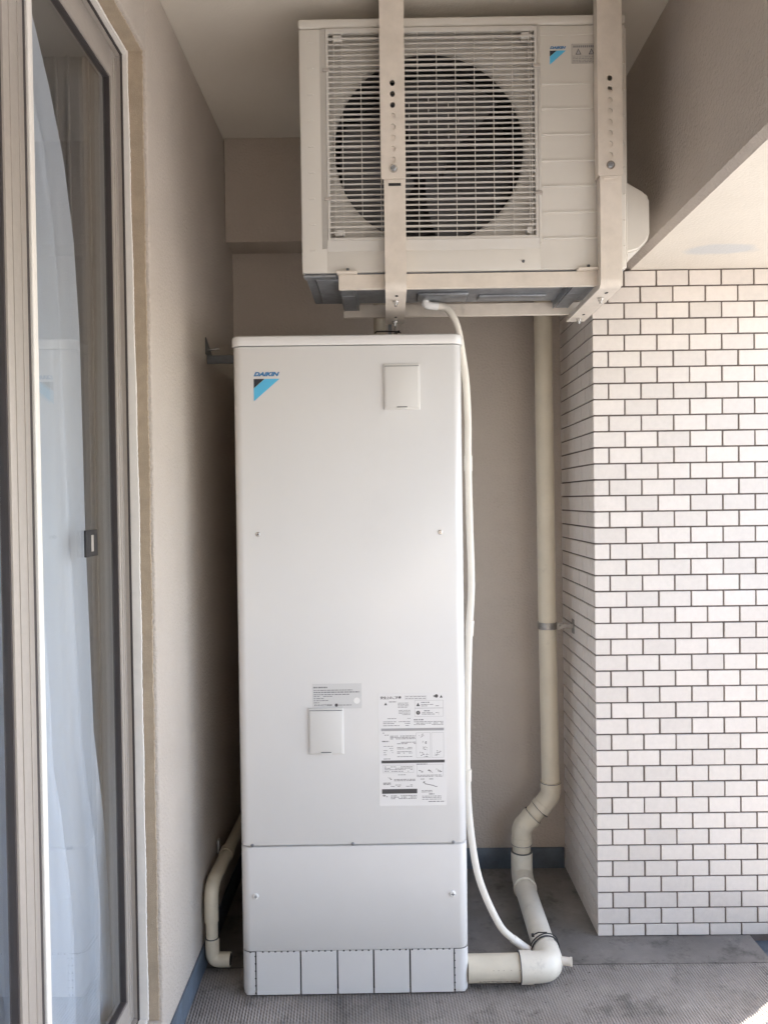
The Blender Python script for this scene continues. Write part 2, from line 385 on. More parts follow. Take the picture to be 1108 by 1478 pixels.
# outer frame (jambs, head, sill) behind the white edge
b = MB()
b.box(-.80, -.6195, WY1-.0125, WY1+.03, WZ0, WZ1); b.box(-.80, -.6195, WY0-.03, WY0+.02, WZ0, WZ1)
b.box(-.80, -.6195, WY0+.02, WY1-.012, WZ1-.018, WZ1); b.box(-.80, -.6195, WY0+.02, WY1-.012, WZ0, WZ0+.012)
for x in (-.665, -.695, -.742, -.77): b.box(x-.003, x+.003, WY1-.02, WY1-.0122, WZ0+.012, WZ1-.018, .001, 1)
build('window_frame', b, SASH, t)
b = MB(); b.box(-.6190, -.6150, WY1-.014, WY1-.0095, WZ0+.008, WZ1-.012); b.box(-.6190, -.6150, WY0+.02, WY1-.014, WZ1-.0165, WZ1-.012)
build('seal_gap', b, GASKET, t)
def sash(name, x0, x1, ya, yb, za, zb, stile, rail_b, rail_t, gx, label, sa=None, ga=.0045):
    b = MB(); ya += (sa or stile)-stile
    b.box(x0, x1, ya+stile-(sa or stile), ya+stile, za, zb, .0015); b.box(x0, x1, yb-stile, yb, za, zb, .0015)
    b.box(x0, x1, ya+stile, yb-stile, zb-rail_t, zb, .0012); b.box(x0, x1, ya+stile, yb-stile, za, za+rail_b, .0012)
    for q in (.3, .72):   # raised lines along the stiles
        b.box(x1, x1+.0014, yb-stile+stile*q-.0018, yb-stile+stile*q+.0018, za+.01, zb-.01); b.box(x1, x1+.0014, ya+stile*q-.0018, ya+stile*q+.0018, za+.01, zb-.01)
    o = build(name, b, SASH, t); o['label'] = label
    g = .0045; b = MB()
    for (p, q) in ((ya+stile, ya+stile+ga), (yb-stile-g, yb-stile)): b.box(gx-.006, x1-.004, p, q, za+rail_b, zb-rail_t)
    b.box(gx-.006, x1-.004, ya+stile+g, yb-stile-g, za+rail_b, za+rail_b+g); b.box(gx-.006, x1-.004, ya+stile+g, yb-stile-g, zb-rail_t-g, zb-rail_t)
    build('gasket', b, GASKET, o)
    build('glass', MB().box(gx-.0025, gx+.0025, ya+stile+.001, yb-stile-.001, za+rail_b+.001, zb-rail_t-.001), GLASS, o, smooth=False)
    return o
s1 = sash('sash', -.655, -.628, 1.305, WY1-.0135, WZ0+.014, WZ1-.02, .036, .062, .066, -.6405, 'inner sash farther along the wall', .045, .020)
build('white_strip', MB().box(-.640, -.6265, 1.3705, 1.3895, WZ0+.08, WZ1-.087, .003, 3), FRAMEW, s1)  # narrow white upright strip beside the inner sash's near stile
sash('sash', -.6265, -.605, WY0+.022, 1.304, WZ0+.014, WZ1-.02, .070, .062, .105, -.6175, 'outer sash nearest the viewer')
gl = build('glass_latch', MB().box(-.6380, -.6325, 1.604, 1.668, 1.260, 1.317, .0015, 2), BLACK, s1)
build('glass_latch', MB().box(-.6326, -.6315, 1.630, 1.642, 1.271, 1.306, .0004, 1), SASH, s1)['label'] = 'pale slot of the latch'
# curtain
nz, ny = 90, 170; b = MB(); grid = []
key = [(.16, 1.845), (.35, 1.835), (.62, 1.80), (.85, 1.745), (1.3, 1.715), (1.75, 1.70), (1.95, 1.675), (2.10, 1.63), (2.22, 1.565), (2.40, 1.44)]
def edge(z):
    for (a, p), (c, q) in zip(key, key[1:]):
        if z <= c: 
            s = max(0, (z-a)/(c-a)); return p+(q-p)*s
    return key[-1][1]
def drape(b, off, back, amp):
    grid = []
    for i in range(nz+1):
        z = .145+(2.42-.145)*i/nz; e = min(edge(z), 1.80 if z > .6 else 1.822)-back-.02*math.sin(z*1.4)*(back > 0); row = []
        for j in range(ny+1):
            yy = .28+(e-.28)*j/ny; k = (e-yy)
            ph = (k/(.135+.012*math.sin(z*.8))+.28+.05*math.sin(z*1.9)+off*9) % 1.0
            f = (amp-2*amp*ph/.74) if ph < .74 else (-amp+2*amp*(ph-.74)/.26)
            f = f*(1-.25*math.sin(z*1.3))+.0035*math.sin(k*83+z*1.1)
            if z < .75: f += .006*math.sin(k*30+z*9)*(1-z/.75)
            row.append(b.bm.verts.new((-.684-off+f, yy, z)))
        grid.append(row)
    for A, B in zip(grid, grid[1:]):
        for k in range(ny): b.bm.faces.new((A[k], A[k+1], B[k+1], B[k]))
    return b
co = build('curtain', drape(MB(), 0, 0, .019), CURT, None, angle=180)
tag(co, 'pale sheer curtain hanging in soft folds behind the sliding glass door', 'curtain')
build('rear_fold', drape(MB(), .034, .115, .010), CURT, co, angle=180)
build('rear_fold', drape(MB(), .060, .235, .010), CURT, co, angle=180)

# ------------------------------------------------------------------ tiled pillar
PXR = 1.436
t = thing('tiled_pillar', (PX, PD, 0), 'square pillar faced in cream brick-shaped tiles with dark joints', 'pillar', local=True)
j = .005; th = .007; RP = .0496; z0k = .0374
me_core = MB().box(.0045, PXR-PX, .0045, BACK-PD, -.05, 2.0725-.0, 0)
build('grout_core', me_core, GROUT, t)
def tile_mesh(wd, hd, side=False):
    b = MB()
    if not side: b.box(0, wd, 0, th, 0, hd, .0009, 1)
    else: b.box(0, th, 0, wd, 0, hd, .0009, 1)
    me = bpy.data.meshes.new('tile'); b.bm.to_mesh(me); b.bm.free(); me.materials.append(TILE); return me
cache = {}
stuff = MB(); ntile = 0
def put(u, wd, z, hd, side, single):
    global ntile
    wd = round(wd, 4); hd = round(hd, 4)
    jit = random.uniform(-.0004, .0004)
    if single:
        k = (wd, hd, side)
        if k not in cache: cache[k] = tile_mesh(wd, hd, side)
        o = link('tile', cache[k], None, t); ntile += 1
        o.location = (u+random.uniform(-.0004, .0004), jit, z+random.uniform(-.0003, .0003)) if not side else (jit, u, z)
        o.rotation_euler = (random.uniform(-.009, .009), 0, random.uniform(-.006, .006)) if not side else (0, random.uniform(-.004, .004), 0)
    elif side: stuff.box(jit, th+jit, u, u+wd, z, z+hd, .0009, 1)
    else: stuff.box(u, u+wd, jit, th+jit, z, z+hd, .0009, 1)
for k in range(-1, 41):
    zb = z0k+RP*k+j/2; hd = RP-j
    if k == -1: zb = .001; hd = z0k-j/2-.001
    full = (k % 2 == 0)
    u = 0; wd = .095 if full else .045
    first = True
    while u < PXR-PX-.01:
        ww = min(wd, PXR-PX-u)
        vis = (PX+u) < 1.215-(k*.0) and not (k > 39 and u < .15)
        put(u if not first else -.0002, ww, zb, hd, False, vis)
        u += ww+j; wd = .095; first = False
    u = th+.004 ; wd = .045-th-.002 if full else .095-th-.002; first = True
    while u < BACK-PD-.01:
        ww = min(wd, BACK-PD-u)
        put(u, ww, zb, hd, True, first and ntile < 299 and k < 36 and k % 2 == 1)
        u += ww+j; wd = .095; first = False
o = build('tile', stuff, TILE, t); o.name = 'tiles_beyond'; o['kind'] = 'stuff'

# ------------------------------------------------------------------ water heater (local: x along front, y depth, z up)
W, DP, H = .628, .70, 1.826
t = thing('water_heater', (-.4218, 2.1058, 0), 'tall white water heater cabinet with a blue logo and paper notices, standing on the floor', 'water heater', local=True, rz=.0126)
def rrect(x0, x1, y0, y1, r, n=8):
    pts = []
    for cx, cy, a in ((x1-r, y0+r, -90), (x1-r, y1-r, 0), (x0+r, y1-r, 90), (x0+r, y0+r, 180)):
        for i in range(n+1):
            an = math.radians(a+90*i/n); pts.append((cx+r*math.cos(an), cy+r*math.sin(an)))
    return pts
def shell(levels, r, n=8):
    """stack of rounded rects: levels = [(z, inset)]"""
    b = MB(); rings = []
    for z, ins in levels:
        rings.append([b.bm.verts.new((x, y, z)) for x, y in rrect(ins, W-ins, ins, DP-ins, max(r-ins, .003), n)])
    for A, B in zip(rings, rings[1:]):
        m_ = len(A)
        for k in range(m_): b.bm.faces.new((A[k], A[(k+1) % m_], B[(k+1) % m_], B[k]))
    b.bm.faces.new(rings[0][::-1]); b.bm.faces.new(rings[-1]); return b
R = .026
build('inner_core', shell([(.012, .012), (1.79, .012)], R), GAPM, t)
# cabinet bows very slightly so that its sheen is not mirror flat
def panel(z0, z1, bev=.002): return shell([(z0, bev), (z0+bev*.4, bev*.35), (z0+bev, 0), (z1-bev, 0), (z1-bev*.4, bev*.35), (z1, bev)], R)
build('upper_panel', panel(.4215, 1.7965), ENAMEL, t)
build('lower_panel', panel(.1265, .4170), ENAMEL2, t)
build('lid', shell([(1.7985, -.0035), (1.800, -.0045), (1.818, -.0045), (1.823, -.003), (1.826, .001), (1.827, .006)], R), ENAMEL, t)
# plinth: corner pieces + five knock-out panels
def plinth_corner(x_in, left):
    b = MB(); pts = rrect(0, W, 0, DP, R, 8)
    if left: pl = [p for p in pts if p[0] <= R+1e-6 and p[1] <= R+1e-6]; pl = [(0, .6)]+pl[:0]+sorted(pl, key=lambda p: -p[1])+[(x_in, 0)]
    else: pl = [p for p in pts if p[0] >= W-R-1e-6 and p[1] <= R+1e-6]; pl = [(W, .6)]+sorted(pl, key=lambda p: -p[1])+[(x_in, 0)]
    rows = []
    for z, ins in ((.004, .010), (.0075, .004), (.013, .001), (.020, 0), (.1255, 0)):
        row = []
        for x, y in pl:
            if ins:
                x = min(max(x, ins), W-ins); y = max(y, ins*.3)
            row.append(b.bm.verts.new((x, y, z)))
        rows.append(row)
    for A, B in zip(rows, rows[1:]):
        for k in range(len(A)-1): b.bm.faces.new((A[k], A[k+1], B[k+1], B[k]) if left else (A[k+1], A[k], B[k], B[k+1]))
    return b
for l, xi in ((True, .0368), (False, .5892)):
    o = build('plinth_corner', plinth_corner(xi, l), ENAMEL2, t); o.data.materials[0] = ENAMEL2
cuts = [.038, .162, .264, .364, .465, .588]
for a, c in zip(cuts, cuts[1:]):
    build('knockout_panel', MB().box(a+.0021, c-.0021, -.0002, .010, .0055, .1257, .0006, 1), ENAMEL2, t)
b = MB()
def dot(x, z, r=.0026): b.poly([(x+r*math.cos(a*math.pi/3), -.0008, z+r*math.sin(a*math.pi/3)) for a in range(6)])
x = .024
while x < W-.02:
    if min(abs(x-c) for c in cuts) > .006: dot(x, .1262)
    x += .0172
for xx in (.038, .588):
    z = .114
    while z > .01: dot(xx, z, .0028); z -= .0205
build('perforations', b, GAPM, t, smooth=False)
# screws
def screw(x, z, r, m, name='screw', y=0):
    b = MB(); b.tube([(x, y-.0002, z), (x, y-r*.35, z), (x, y-r*.55, z)], [r, r, r*.75], 14)
    o = build(name, b, m, t); 
    k = MB(); k.box(x-r*.55, x+r*.55, y-r*.6, y-r*.54, z-r*.1, z+r*.1); k.box(x-r*.1, x+r*.1, y-r*.61, y-r*.545, z-r*.55, z+r*.55)
    build('cross_slot', k, GALVD, o); return o
for x, z in ((.063, 1.283), (.563, 1.282)): screw(x, z, .0062, STEEL)
for x, z in ((.034, .4235), (.311, .4235), (.589, .4235)): screw(x, z, .0048, GALV)
for x, z in ((.041, .282), (.585, .280)): screw(x, z, .0085, WHITEP, 'cap_screw')
# hatches
def hatch(x0, x1, z0, z1, lab):
    b = MB().box(x0, x1, -.0065, .001, z0, z1, .0025, 3); o = build('service_hatch', b, HATCH, t); o['label'] = lab
    b = MB(); e = .0042
    build('hatch_door', MB().box(x0+e, x1-e, -.0088, -.006, z0+e, z1-e*1.6, .0016, 3), HATCH, o)
    build('hatch_gap', MB().box(x0+e-.0014, x1-e+.0014, -.00672, -.006, z1-e*1.6, z1-e*1.6+.0016), GALVD, o)
    cx = (x0+x1)/2
    build('latch', MB().box(cx-.016, cx+.016, -.0097, -.006, z0+.0005, z0+.0065, .001), HATCH, o)
    build('latch_gap', MB().box(cx-.014, cx+.014, -.0100, -.0088, z0+.0062, z0+.0082, 0), GALVD, o)
hatch(.413, .512, 1.619, 1.744, 'hatch near the top right'); hatch(.194, .290, .674, .802, 'hatch below the rating notice')
# logo
def logo(par, u0, u1, zt, y, hscale=1.0, ht=None):
    wd = u1-u0; tz0 = zt-wd*.17
    o = link('logo', text_mesh('DAIKIN', wd, wd*.165, .32, .06), LOGOT, par); o.location = (u0, y, tz0)
    tz = tz0-wd*.10; hh = wd*.86*hscale
    build('logo_triangle', MB().poly([(u0, y, tz), (u0+wd*.42, y, tz), (u0, y, tz-hh*.415)][::-1]), LOGOD, o and par, smooth=False)
    build('logo_band', MB().poly([(u0+wd*.43, y, tz), (u0+wd, y, tz), (u0, y, tz-hh), (u0, y, tz-hh*.43)][::-1]), LOGOB, par, smooth=False)
logo(t, .058, .129, 1.7275, -.0006)
# notices; px position on the printed sheet -> local
def LU(x): return .386+(x-545)*.00188
def LZ(y): return .842-(y-1000)*.00194
yf = -.0005
def rect(b, x0, x1, y0, y1, yy): b.quad((LU(x0), yy, LZ(y1)), (LU(x1), yy, LZ(y1)), (LU(x1), yy, LZ(y0)), (LU(x0), yy, LZ(y0)))
def rows(b, x0, x1, ys, yy, h=1.0, dens=.75, wmin=1.5, wmax=6):
    h *= 1.2; dens = min(1, dens*1.22)
    for y in ys:
        x = x0
        while x < x1:
            wd = random.uniform(wmin, wmax)
            if random.random() < dens: rect(b, x, min(x+wd, x1), y-h/2, y+h/2, yy)
            x += wd+random.uniform(.4, 1.1)
lab = build('caution_notice', MB().box(LU(545.5), LU(644), yf, 0.0, LZ(1162.5), LZ(1001.5), 0), FILM, t, smooth=False); lab['label'] = 'large printed notice'
y1 = yf-.00012; y2 = yf-.00022
o = link('notice_title', text_mesh('安全上のご注意', LU(579)-LU(548.5), .0085, 0, .03), INK, lab); o.location = (LU(548.5), y1, LZ(1009.8))
b = MB(); rect(b, 549, 641, 1051.5, 1055.2, y1)
build('grey_band', b, INKG, lab, smooth=False)
b = MB(); rect(b, 548.8, 641.5, 1097.2, 1101.2, y1); rect(b, 549, 600.8, 1138.2, 1144.8, y1)
build('black_band', b, INK, lab, smooth=False)
b = MB()   # boxes and rules
def frame(x0, x1, ya, yb, wd=.35):
    rect(b, x0, x1, ya, ya+wd, y1); rect(b, x0, x1, yb-wd, yb, y1); rect(b, x0, x0+wd, ya, yb, y1); rect(b, x1-wd, x1, ya, yb, y1)
frame(598.5, 640.5, 1012, 1023); frame(598.5, 640.5, 1023.3, 1035.2); frame(600, 621, 1058, 1094); frame(622.5, 640.5, 1058, 1094)
frame(551, 596, 1104, 1115); frame(600.5, 639, 1103.5, 1121); frame(584, 616, 1005, 1011, .25)
build('ruled_boxes', b, INKG, lab, smooth=False)
b = MB()   # small print: too small to read in the photograph
rows(b, 585, 615, [1006.6, 1009.2], y1, .7); rows(b, 561, 572, [1013.6], y1, .9); rows(b, 574, 590, [1015.5, 1017.5, 1019.5, 1021.5], y1, .6)
rows(b, 575, 592, [1026, 1028, 1030, 1032], y1, .6); rows(b, 552, 592, [1037.5, 1042, 1044.5, 1047.5], y1, .7, .6)
rows(b, 608, 620, [1015], y1, 1.1); rows(b, 608, 635, [1018, 1020], y1, .7, .6); rows(b, 609, 621, [1027], y1, 1.1); rows(b, 609, 634, [1029.8, 1031.8], y1, .7, .7)
rows(b, 597, 611, [1039.6], y1, 1.3, 1); rows(b, 597, 640, [1042.5, 1044.6, 1046.6], y1, .7, .6)
rows(b, 551, 560, [1058, 1061], y1, .8); rows(b, 562, 599, [1062.5, 1064.6, 1066.5], y1, .8, .8); rows(b, 550, 560, [1070], y1, 1.3, 1); rows(b, 572, 600, [1071.5, 1073.5], y1, .8, .7)
rows(b, 552, 566, [1077, 1080, 1083, 1086, 1089], y1, .6, .5); rows(b, 572, 594, [1079, 1081, 1085, 1087, 1092], y1, .7, .6); rows(b, 552, 562, [1095], y1, .8)
rows(b, 553, 594, [1106.5, 1108.5, 1110.5, 1113], y1, .7, .65); rows(b, 567, 584, [1118, 1120], y1, .7, .6); rows(b, 567, 598, [1124.6, 1126.4], y1, .8, .8)
rows(b, 551, 562, [1129.6, 1131.5], y1, 1, .9); rows(b, 562, 594, [1132.5, 1134.5], y1, .7, .5); rows(b, 562, 600, [1148, 1150, 1152], y1, .8, .75)
rows(b, 601, 638, [1119, 1120.8], y1, .7, .7); rows(b, 606, 625, [1124.5], y1, .9); rows(b, 607, 623, [1141, 1143], y1, .7, .8); rows(b, 618, 626, [1146], y1, 1.2, 1)
rows(b, 608, 636, [1149, 1151, 1153.5], y1, .7, .8); rows(b, 617, 641, [1156.8], y1, 1, .9); rows(b, 600, 616, [1103], y1, .8, .9)
build('small_print', b, INKL, lab, smooth=False)
b = MB()   # pictograms
def tri(x, y, r): 
    b.poly([(LU(x-r), y1, LZ(y+r*.8)), (LU(x+r), y1, LZ(y+r*.8)), (LU(x), y1, LZ(y-r))])
def disc(x, y, r): b.poly([(LU(x+r*math.cos(a*math.pi/6)), y1, LZ(y)+r*.0019*math.sin(a*math.pi/6)) for a in range(12)])
tri(556, 1016.5, 2.2); tri(603.5, 1018, 2.8); disc(603.5, 1029.6, 3); disc(630.5, 1006, 2.6); rows(b, 626, 629, [1005.5, 1007], y1, .8, 1); tri(637.5, 1006.8, 2.2)
for (x, y) in ((607, 1062), (611, 1072), (612, 1080), (608, 1088), (614, 1090), (629, 1089), (633, 1086)):
    for q in range(7): 
        dx, dy = random.uniform(-3, 3), random.uniform(-2.4, 2.4); rect(b, x+dx, x+dx+random.uniform(.6, 2), y+dy, y+dy+random.uniform(.5, 1), y1-.00002*q)
for (x, y) in ((606, 1113), (619.5, 1113), (632, 1112.5), (560, 1122.5), (611, 1129.5), (553, 1148)):
    for q in range(9):
        dx = random.uniform(-3.2, 3.2); dy = dx*.45+random.uniform(-1.2, 1.2); rect(b, x+dx, x+dx+random.uniform(.7, 2.2), y+dy, y+dy+random.uniform(.5, 1), y1-.00002*q)
for q in range(12): rect(b, 612+q*1.5, 613.8+q*1.5, 1131+q*.32+(.6 if q > 8 else 0), 1131.8+q*.32+(.6 if q > 8 else 0), y1)
build('pictograms', b, INK, lab, smooth=False)
o = link('warning_mark', text_mesh('!', .0013, .006), FILM, lab); o.location = (LU(603.2), y1-.0003, LZ(1031.3))
rl = build('rating_notice', MB().box(LU(449), LU(521), yf, 0, LZ(1022.0), LZ(986.5)), FILM2, t, smooth=False); rl['label'] = 'small grey rating notice'
b = MB()
rows(b, 450.5, 471, [991.6], y1, 1.6, .95); rows(b, 451, 508, [995.6], y1, .9, .7); rows(b, 451, 518, [998.5], y1, 1.2, .8); rows(b, 451, 503, [1001.8], y1, 1, .85)
rows(b, 451, 478, [1004.4], y1, .8, .7); rows(b, 451, 466, [1007.4], y1, .9, .8); rows(b, 451, 472, [1010.3], y1, .9, .7); rows(b, 451, 459, [1013.3], y1, .9, .8)
rows(b, 487, 507, [1017], y1, .9, .8)
build('small_print', b, INKL, rl, smooth=False)
o = link('maker_name', text_mesh('ダイキン工業株式会社', LU(478)-LU(451.5), .0048, 0, .04), INK, rl); o.location = (LU(451.5), y1, LZ(1018))
b = MB(); disc(484, 1017, 2.4); build('stamp', b, INK, rl, smooth=False)
b = MB(); disc(514, 1011, 4.6); build('seal_sticker', b, WHITEP, rl, smooth=False)

# ------------------------------------------------------------------ heat pump outdoor unit (local)
AW, AH, AD = .824, .641, .300
t = thing('outdoor_unit', (-.2116, 1.963, 1.948), 'cream outdoor unit with a round fan behind a slatted grille, hung from the ceiling', 'heat pump unit', local=True)
gx0, gx1, gz0, gz1 = .0665, .603, .0815, .6165
b = MB()
b.box(0, gx0, .0, .004+.02, .004, .6185, .0035, 3)                       # left column
b.box(0, gx1, .0, .022, .004, gz0, .0035, 3)
b.box(gx1, AW, .0, .022, .004, .6185, .0035, 3)
b.box(.0015, AW-.0015, .018, AD, .012, .6185, .004, 2)
bm_ = b
# hollow out: body box split round the fan chamber
b = MB()
b.box(0, gx0, 0, .03, .004, .6185, .004, 3); b.box(gx1, AW, 0, .03, .004, .6185, .004, 3)
b.box(gx0-.006, gx1+.006, .0003, .03, .004, gz0, .0035, 3); b.box(gx0-.006, gx1+.006, .0003, .03, gz1, .6183, .001, 1)
b.box(.002, gx0-.006, .028, AD, .012, .6183); b.box(gx1+.02, AW-.002, .028, AD, .012, .6183)
b.box(gx0-.007, gx1+.021, .028, AD, .012, .05); b.box(gx0-.007, gx1+.021, .028, AD, .605, .6183)
bm_.bm.free()
build('casing', b, ACBODY, t)
build('top_cover', MB().box(-.002, AW+.002, -.002, AD+.002, .6200, AH+.004, .0075, 4), ACBODY, t)
build('rear_coil', MB().box(.04, .64, AD-.02, AD-.004, .05, .605), COILM, t)
# bulkhead with round bell mouth
fc = (.328, .3275); fr = .243
b = MB(); n = 96; outer = []; rings = []
x0_, x1_, z0_, z1_ = gx0-.003, gx1+.003, gz0-.003, gz1+.003
def rectpt(a):
    dx, dz = math.cos(a), math.sin(a)
    tx = ((x1_ if dx > 0 else x0_)-fc[0])/dx if abs(dx) > 1e-9 else 1e9
    tz = ((z1_ if dz > 0 else z0_)-fc[1])/dz if abs(dz) > 1e-9 else 1e9
    k = min(tx, tz); return fc[0]+dx*k, fc[1]+dz*k
ang = [2*math.pi*i/n for i in range(n)]
ang += [math.atan2(z-fc[1], x-fc[0]) % (2*math.pi) for x in (x0_, x1_) for z in (z0_, z1_)]
ang = sorted(set(round(a, 6) for a in ang))
YB = .026
rings.append([b.bm.verts.new((rectpt(a)[0], YB, rectpt(a)[1])) for a in ang])
for rr, yy in ((fr+.014, YB), (fr+.007, YB+.001), (fr+.002, YB+.005), (fr+.000, YB+.012)):
    rings.append([b.bm.verts.new((fc[0]+rr*math.cos(a), yy, fc[1]+rr*math.sin(a))) for a in ang])
for A, B in zip(rings, rings[1:]):
    for k in range(len(A)): b.bm.faces.new((A[k], A[(k+1) % len(A)], B[(k+1) % len(A)], B[k]))
build('bulkhead', b, ACPLAS, t, angle=50)
b = MB(); b.tube([(fc[0], .0385, fc[1]), (fc[0], .20, fc[1])], [fr+.004, fr+.004], 64, cap=False); b.tube([(fc[0], .198, fc[1]), (fc[0], .2, fc[1])], fr+.004, 64)
build('fan_chamber', b, ACDARK, t)
fan = build('fan', MB().tube([(fc[0], .085, fc[1]), (fc[0], .09, fc[1]), (fc[0], .15, fc[1])], [.035, .05, .052], 28), ACDARK, t)
for k in range(3):
    b = MB(); a0 = k*2*math.pi/3+.4; g = []
    for i in range(9):
        row = []
        for jj in range(7):
            rr = .045+(fr-.055)*jj/6; a = a0+(1.55*i/8)+.25*jj/6
            row.append(b.bm.verts.new((fc[0]+rr*math.cos(a), .09+.055*i/8+.01*math.sin(jj), fc[1]+rr*math.sin(a))))
        g.append(row)
    for A, B in zip(g, g[1:]):
        for q in range(6): b.bm.faces.new((A[q], A[q+1], B[q+1], B[q]))
    m = mat('fan_blade_plastic', (.10, .10, .105), .45) if k == 0 else bpy.data.materials['fan_blade_plastic']
    build('fan_blade', b, m, fan, angle=60)
# grille
gr = MB()
gi0, gi1, gj0, gj1 = .0745, .5935, .0905, .6035
gr.box(gx0+.001, gi0, .002, .014, gz0+.001, gz1-.001, .0012, 1); gr.box(gi1, gx1-.001, .002, .014, gz0+.001, gz1-.001, .0012, 1)
gr.box(gi0-.0005, gi1+.0005, .0022, .014, gz0+.001, gj0, .001, 1); gr.box(gi0-.0005, gi1+.0005, .0022, .014, gj1, gz1-.001, .001, 1)
gf = build('grille', gr, ACPLAS, t); gf.location = (0, -.009, 0)
def shared(name, box, m, bev=.0005):
    b = MB().box(*box, bev, 1); me = bpy.data.meshes.new(name); b.bm.to_mesh(me); b.bm.free(); me.materials.append(m); return me
thin = shared('slat', (gi0-.002, gi1+.002, .0035, .0085, -.0016, .0016), ACPLAS); thick = shared('slat', (gi0-.002, gi1+.002, .0025, .0095, -.0022, .0022), ACPLAS)
ns = 38
for i in range(1, ns):
    o = link('slat', thick if i % 5 == 1 else thin, None, gf); o.location = (0, 0, gj1-(gj1-gj0)*i/ns)
vb = shared('upright', (-.0008, .0008, .0029, .0060, gj0-.002, gj1+.002), ACPLAS, .0003)
for i in range(11):
    o = link('upright', vb, None, gf); o.location = (.1085+.0477*i, 0, 0)
vb2 = shared('upright', (-.0009, .0009, .0029, .0060, gj0-.002, gj1+.002), ACPLAS, .0003)
for x in (.0885, .5795): o = link('upright', vb2, None, gf); o.location = (x, 0, 0)
tick = shared('tick', (-.0008, .0008, .004, .008, -.0052, .0052), ACPLAS, .0002)
for i in range(9):
    for x, ofs in ((.252, 0), (.277, 1), (.302, 0), (.352, 1), (.377, 0)):
        if (i+ofs) % 2 == 0:
            o = link('tick', tick, None, gf); o.location = (x+(.024 if x > .3 else 0), 0, .43-.0135*i+.0068)
# corner boxes and side clips on the grille
for x, z, w2, h2 in ((.098, .592, .011, .008), (.572, .592, .011, .008), (.098, .104, .013, .007), (.578, .104, .006, .008), (.088, .104, .004, .007)):
    build('clip', MB().box(x-w2, x+w2, .004, .0245, z-h2, z+h2, .0015, 1), ACPLAS, gf)
for x, z in ((gx0+.002, .512), (gx1-.004, .514), (gx0+.003, .188), (gx1-.001, .196)):
    build('side_clip', MB().box(x-.009, x+.009, -.0012, .006, z-.004, z+.004, .001, 1), SASH, gf)
# sloped bevel between casing and grille, left side and below
b = MB(); b.prism([(gx0-.014, -.0004), (gx0+.0005, -.0072), (gx0+.0005, .004), (gx0-.014, .004)], 'Z', gz0-.018, .6165)
b.prism([(gx1+.007, -.0004), (gx1-.0005, -.0070), (gx1-.0005, .004), (gx1+.007, .004)], 'Z', gz0-.012, .6165)
b.prism([(-.0006, gz0-.024), (-.0071, gz0+.0005), (.004, gz0+.0005), (.004, gz0-.024)], 'X', gx0-.002, gx1+.001)
build('bevel_strip', b, ACPLAS, t)
for z in (.471, .409, .344, .278, .214, .148, .083):
    b = MB().box(.612, .802, -.0035, .002, z-.0026, z+.0026, .0016, 2); build('ridge', b, ACBODY, t)
b = MB().box(.606, .812, -.0012, .001, .5925, .5945, .0005, 1); build('top_line', b, ACBODY, t)
for k in range(9):
    z = .585-.0655*k
    build('rib', MB().box(.021, .036, -.0022, .002, z-.0016, z+.0016, .001, 1), ACBODY, t)
    o = build('edge_clip', MB().box(.8165, .8215, -.0026, .002, z-.002, z+.002, .001, 1), ACBODY, t)
logo(t, .634, .675, .5655, -.0006)
b = MB(); 
lb = build('warning_notice', MB().box(.6885, .7600, -.0005, .001, .5215, .5700), FILM2, t, smooth=False)
lb.data.materials[0] = mat('grey_notice_film', (.50, .475, .44), .4)
b = MB()
def q_(x0, x1, z0, z1, y=-.0007): b.quad((x0, y, z0), (x1, y, z0), (x1, y, z1), (x0, y, z1))
for a in ((.689, .7595, .5695, .5702), (.689, .7595, .5215, .5222), (.689, .6897, .5215, .5702), (.689, .7595, .5405, .5410)): q_(*a)
x = .693
while x < .755: q_(x, x+.0035, .5610, .5665); x += .0048
for z in (.5365, .5325, .5285, .5245):
    x = .692
    while x < .752: wd = random.uniform(.003, .009); q_(x, x+wd, z, z+.0016); x += wd+.0016
build('small_print', b, INKL, lb, smooth=False)
b = MB()
for cx in (.706, .739):
    b.poly([(cx-.0075, -.0008, .5435), (cx+.0075, -.0008, .5435), (cx, -.0008, .559)]); 
build('hazard_mark', b, INK, lb, smooth=False)
b = MB()
for cx in (.706, .739): b.poly([(cx-.0048, -.00095, .5450), (cx+.0048, -.00095, .5450), (cx, -.00095, .5555)])
build('hazard_inner', b, INKG, lb, smooth=False)
screwp = MB().tube([(.562, .0005, .026), (.562, -.0025, .026)], .0035, 10); build('screw', screwp, GALVD, t)
# base pan, feet, side cover
b = MB(); b.box(.006, AW-.006, .006, AD-.004, .0005, .0135, .002, 1); b.box(.03, AW-.03, .03, AD-.03, -.006, .001, .004, 1)
build('base_pan', b, PAN, t)
b = MB(); b.box(.004, .085, .0015, .03, -.006, -.0005, .001, 1); build('pan_lip', b, GALV, t)
for x in (.112, .720):
    b = MB(); b.box(x-.024, x+.024, -.0, AD+.01, -.0005, .0025, .0008, 1); b.box(x-.024, x-.021, .0, AD+.01, -.014, 0, .0005, 1) if False else None
    b.box(x-.022, x-.0195, .045, AD-.004, -.022, -.0005); b.box(x+.0195, x+.022, .045, AD-.004, -.022, -.0005); b.box(x-.018, x+.018, .06, AD-.02, -.0245, -.0220, .001, 1); b.box(x-.018, x+.018, .12, .135, -.0255, -.005)
    build('foot', b, GALV, t)
b = MB().box(.30, .44, .16, .24, -.0135, -.005, .006, 3); b.box(.47, .66, .19, .235, -.012, -.005, .005, 3); build('pan_rib', b, GALV, t)
b = MB(); b.prism([(AW-.004, .262), (AW+.014, .248), (AW+.066, .218), (AW+.078, .204), (AW+.078, .105), (AW+.070, .088), (AW+.05, .068), (AW+.02, .060), (AW-.004, .060)], 'Y', .055, .245)
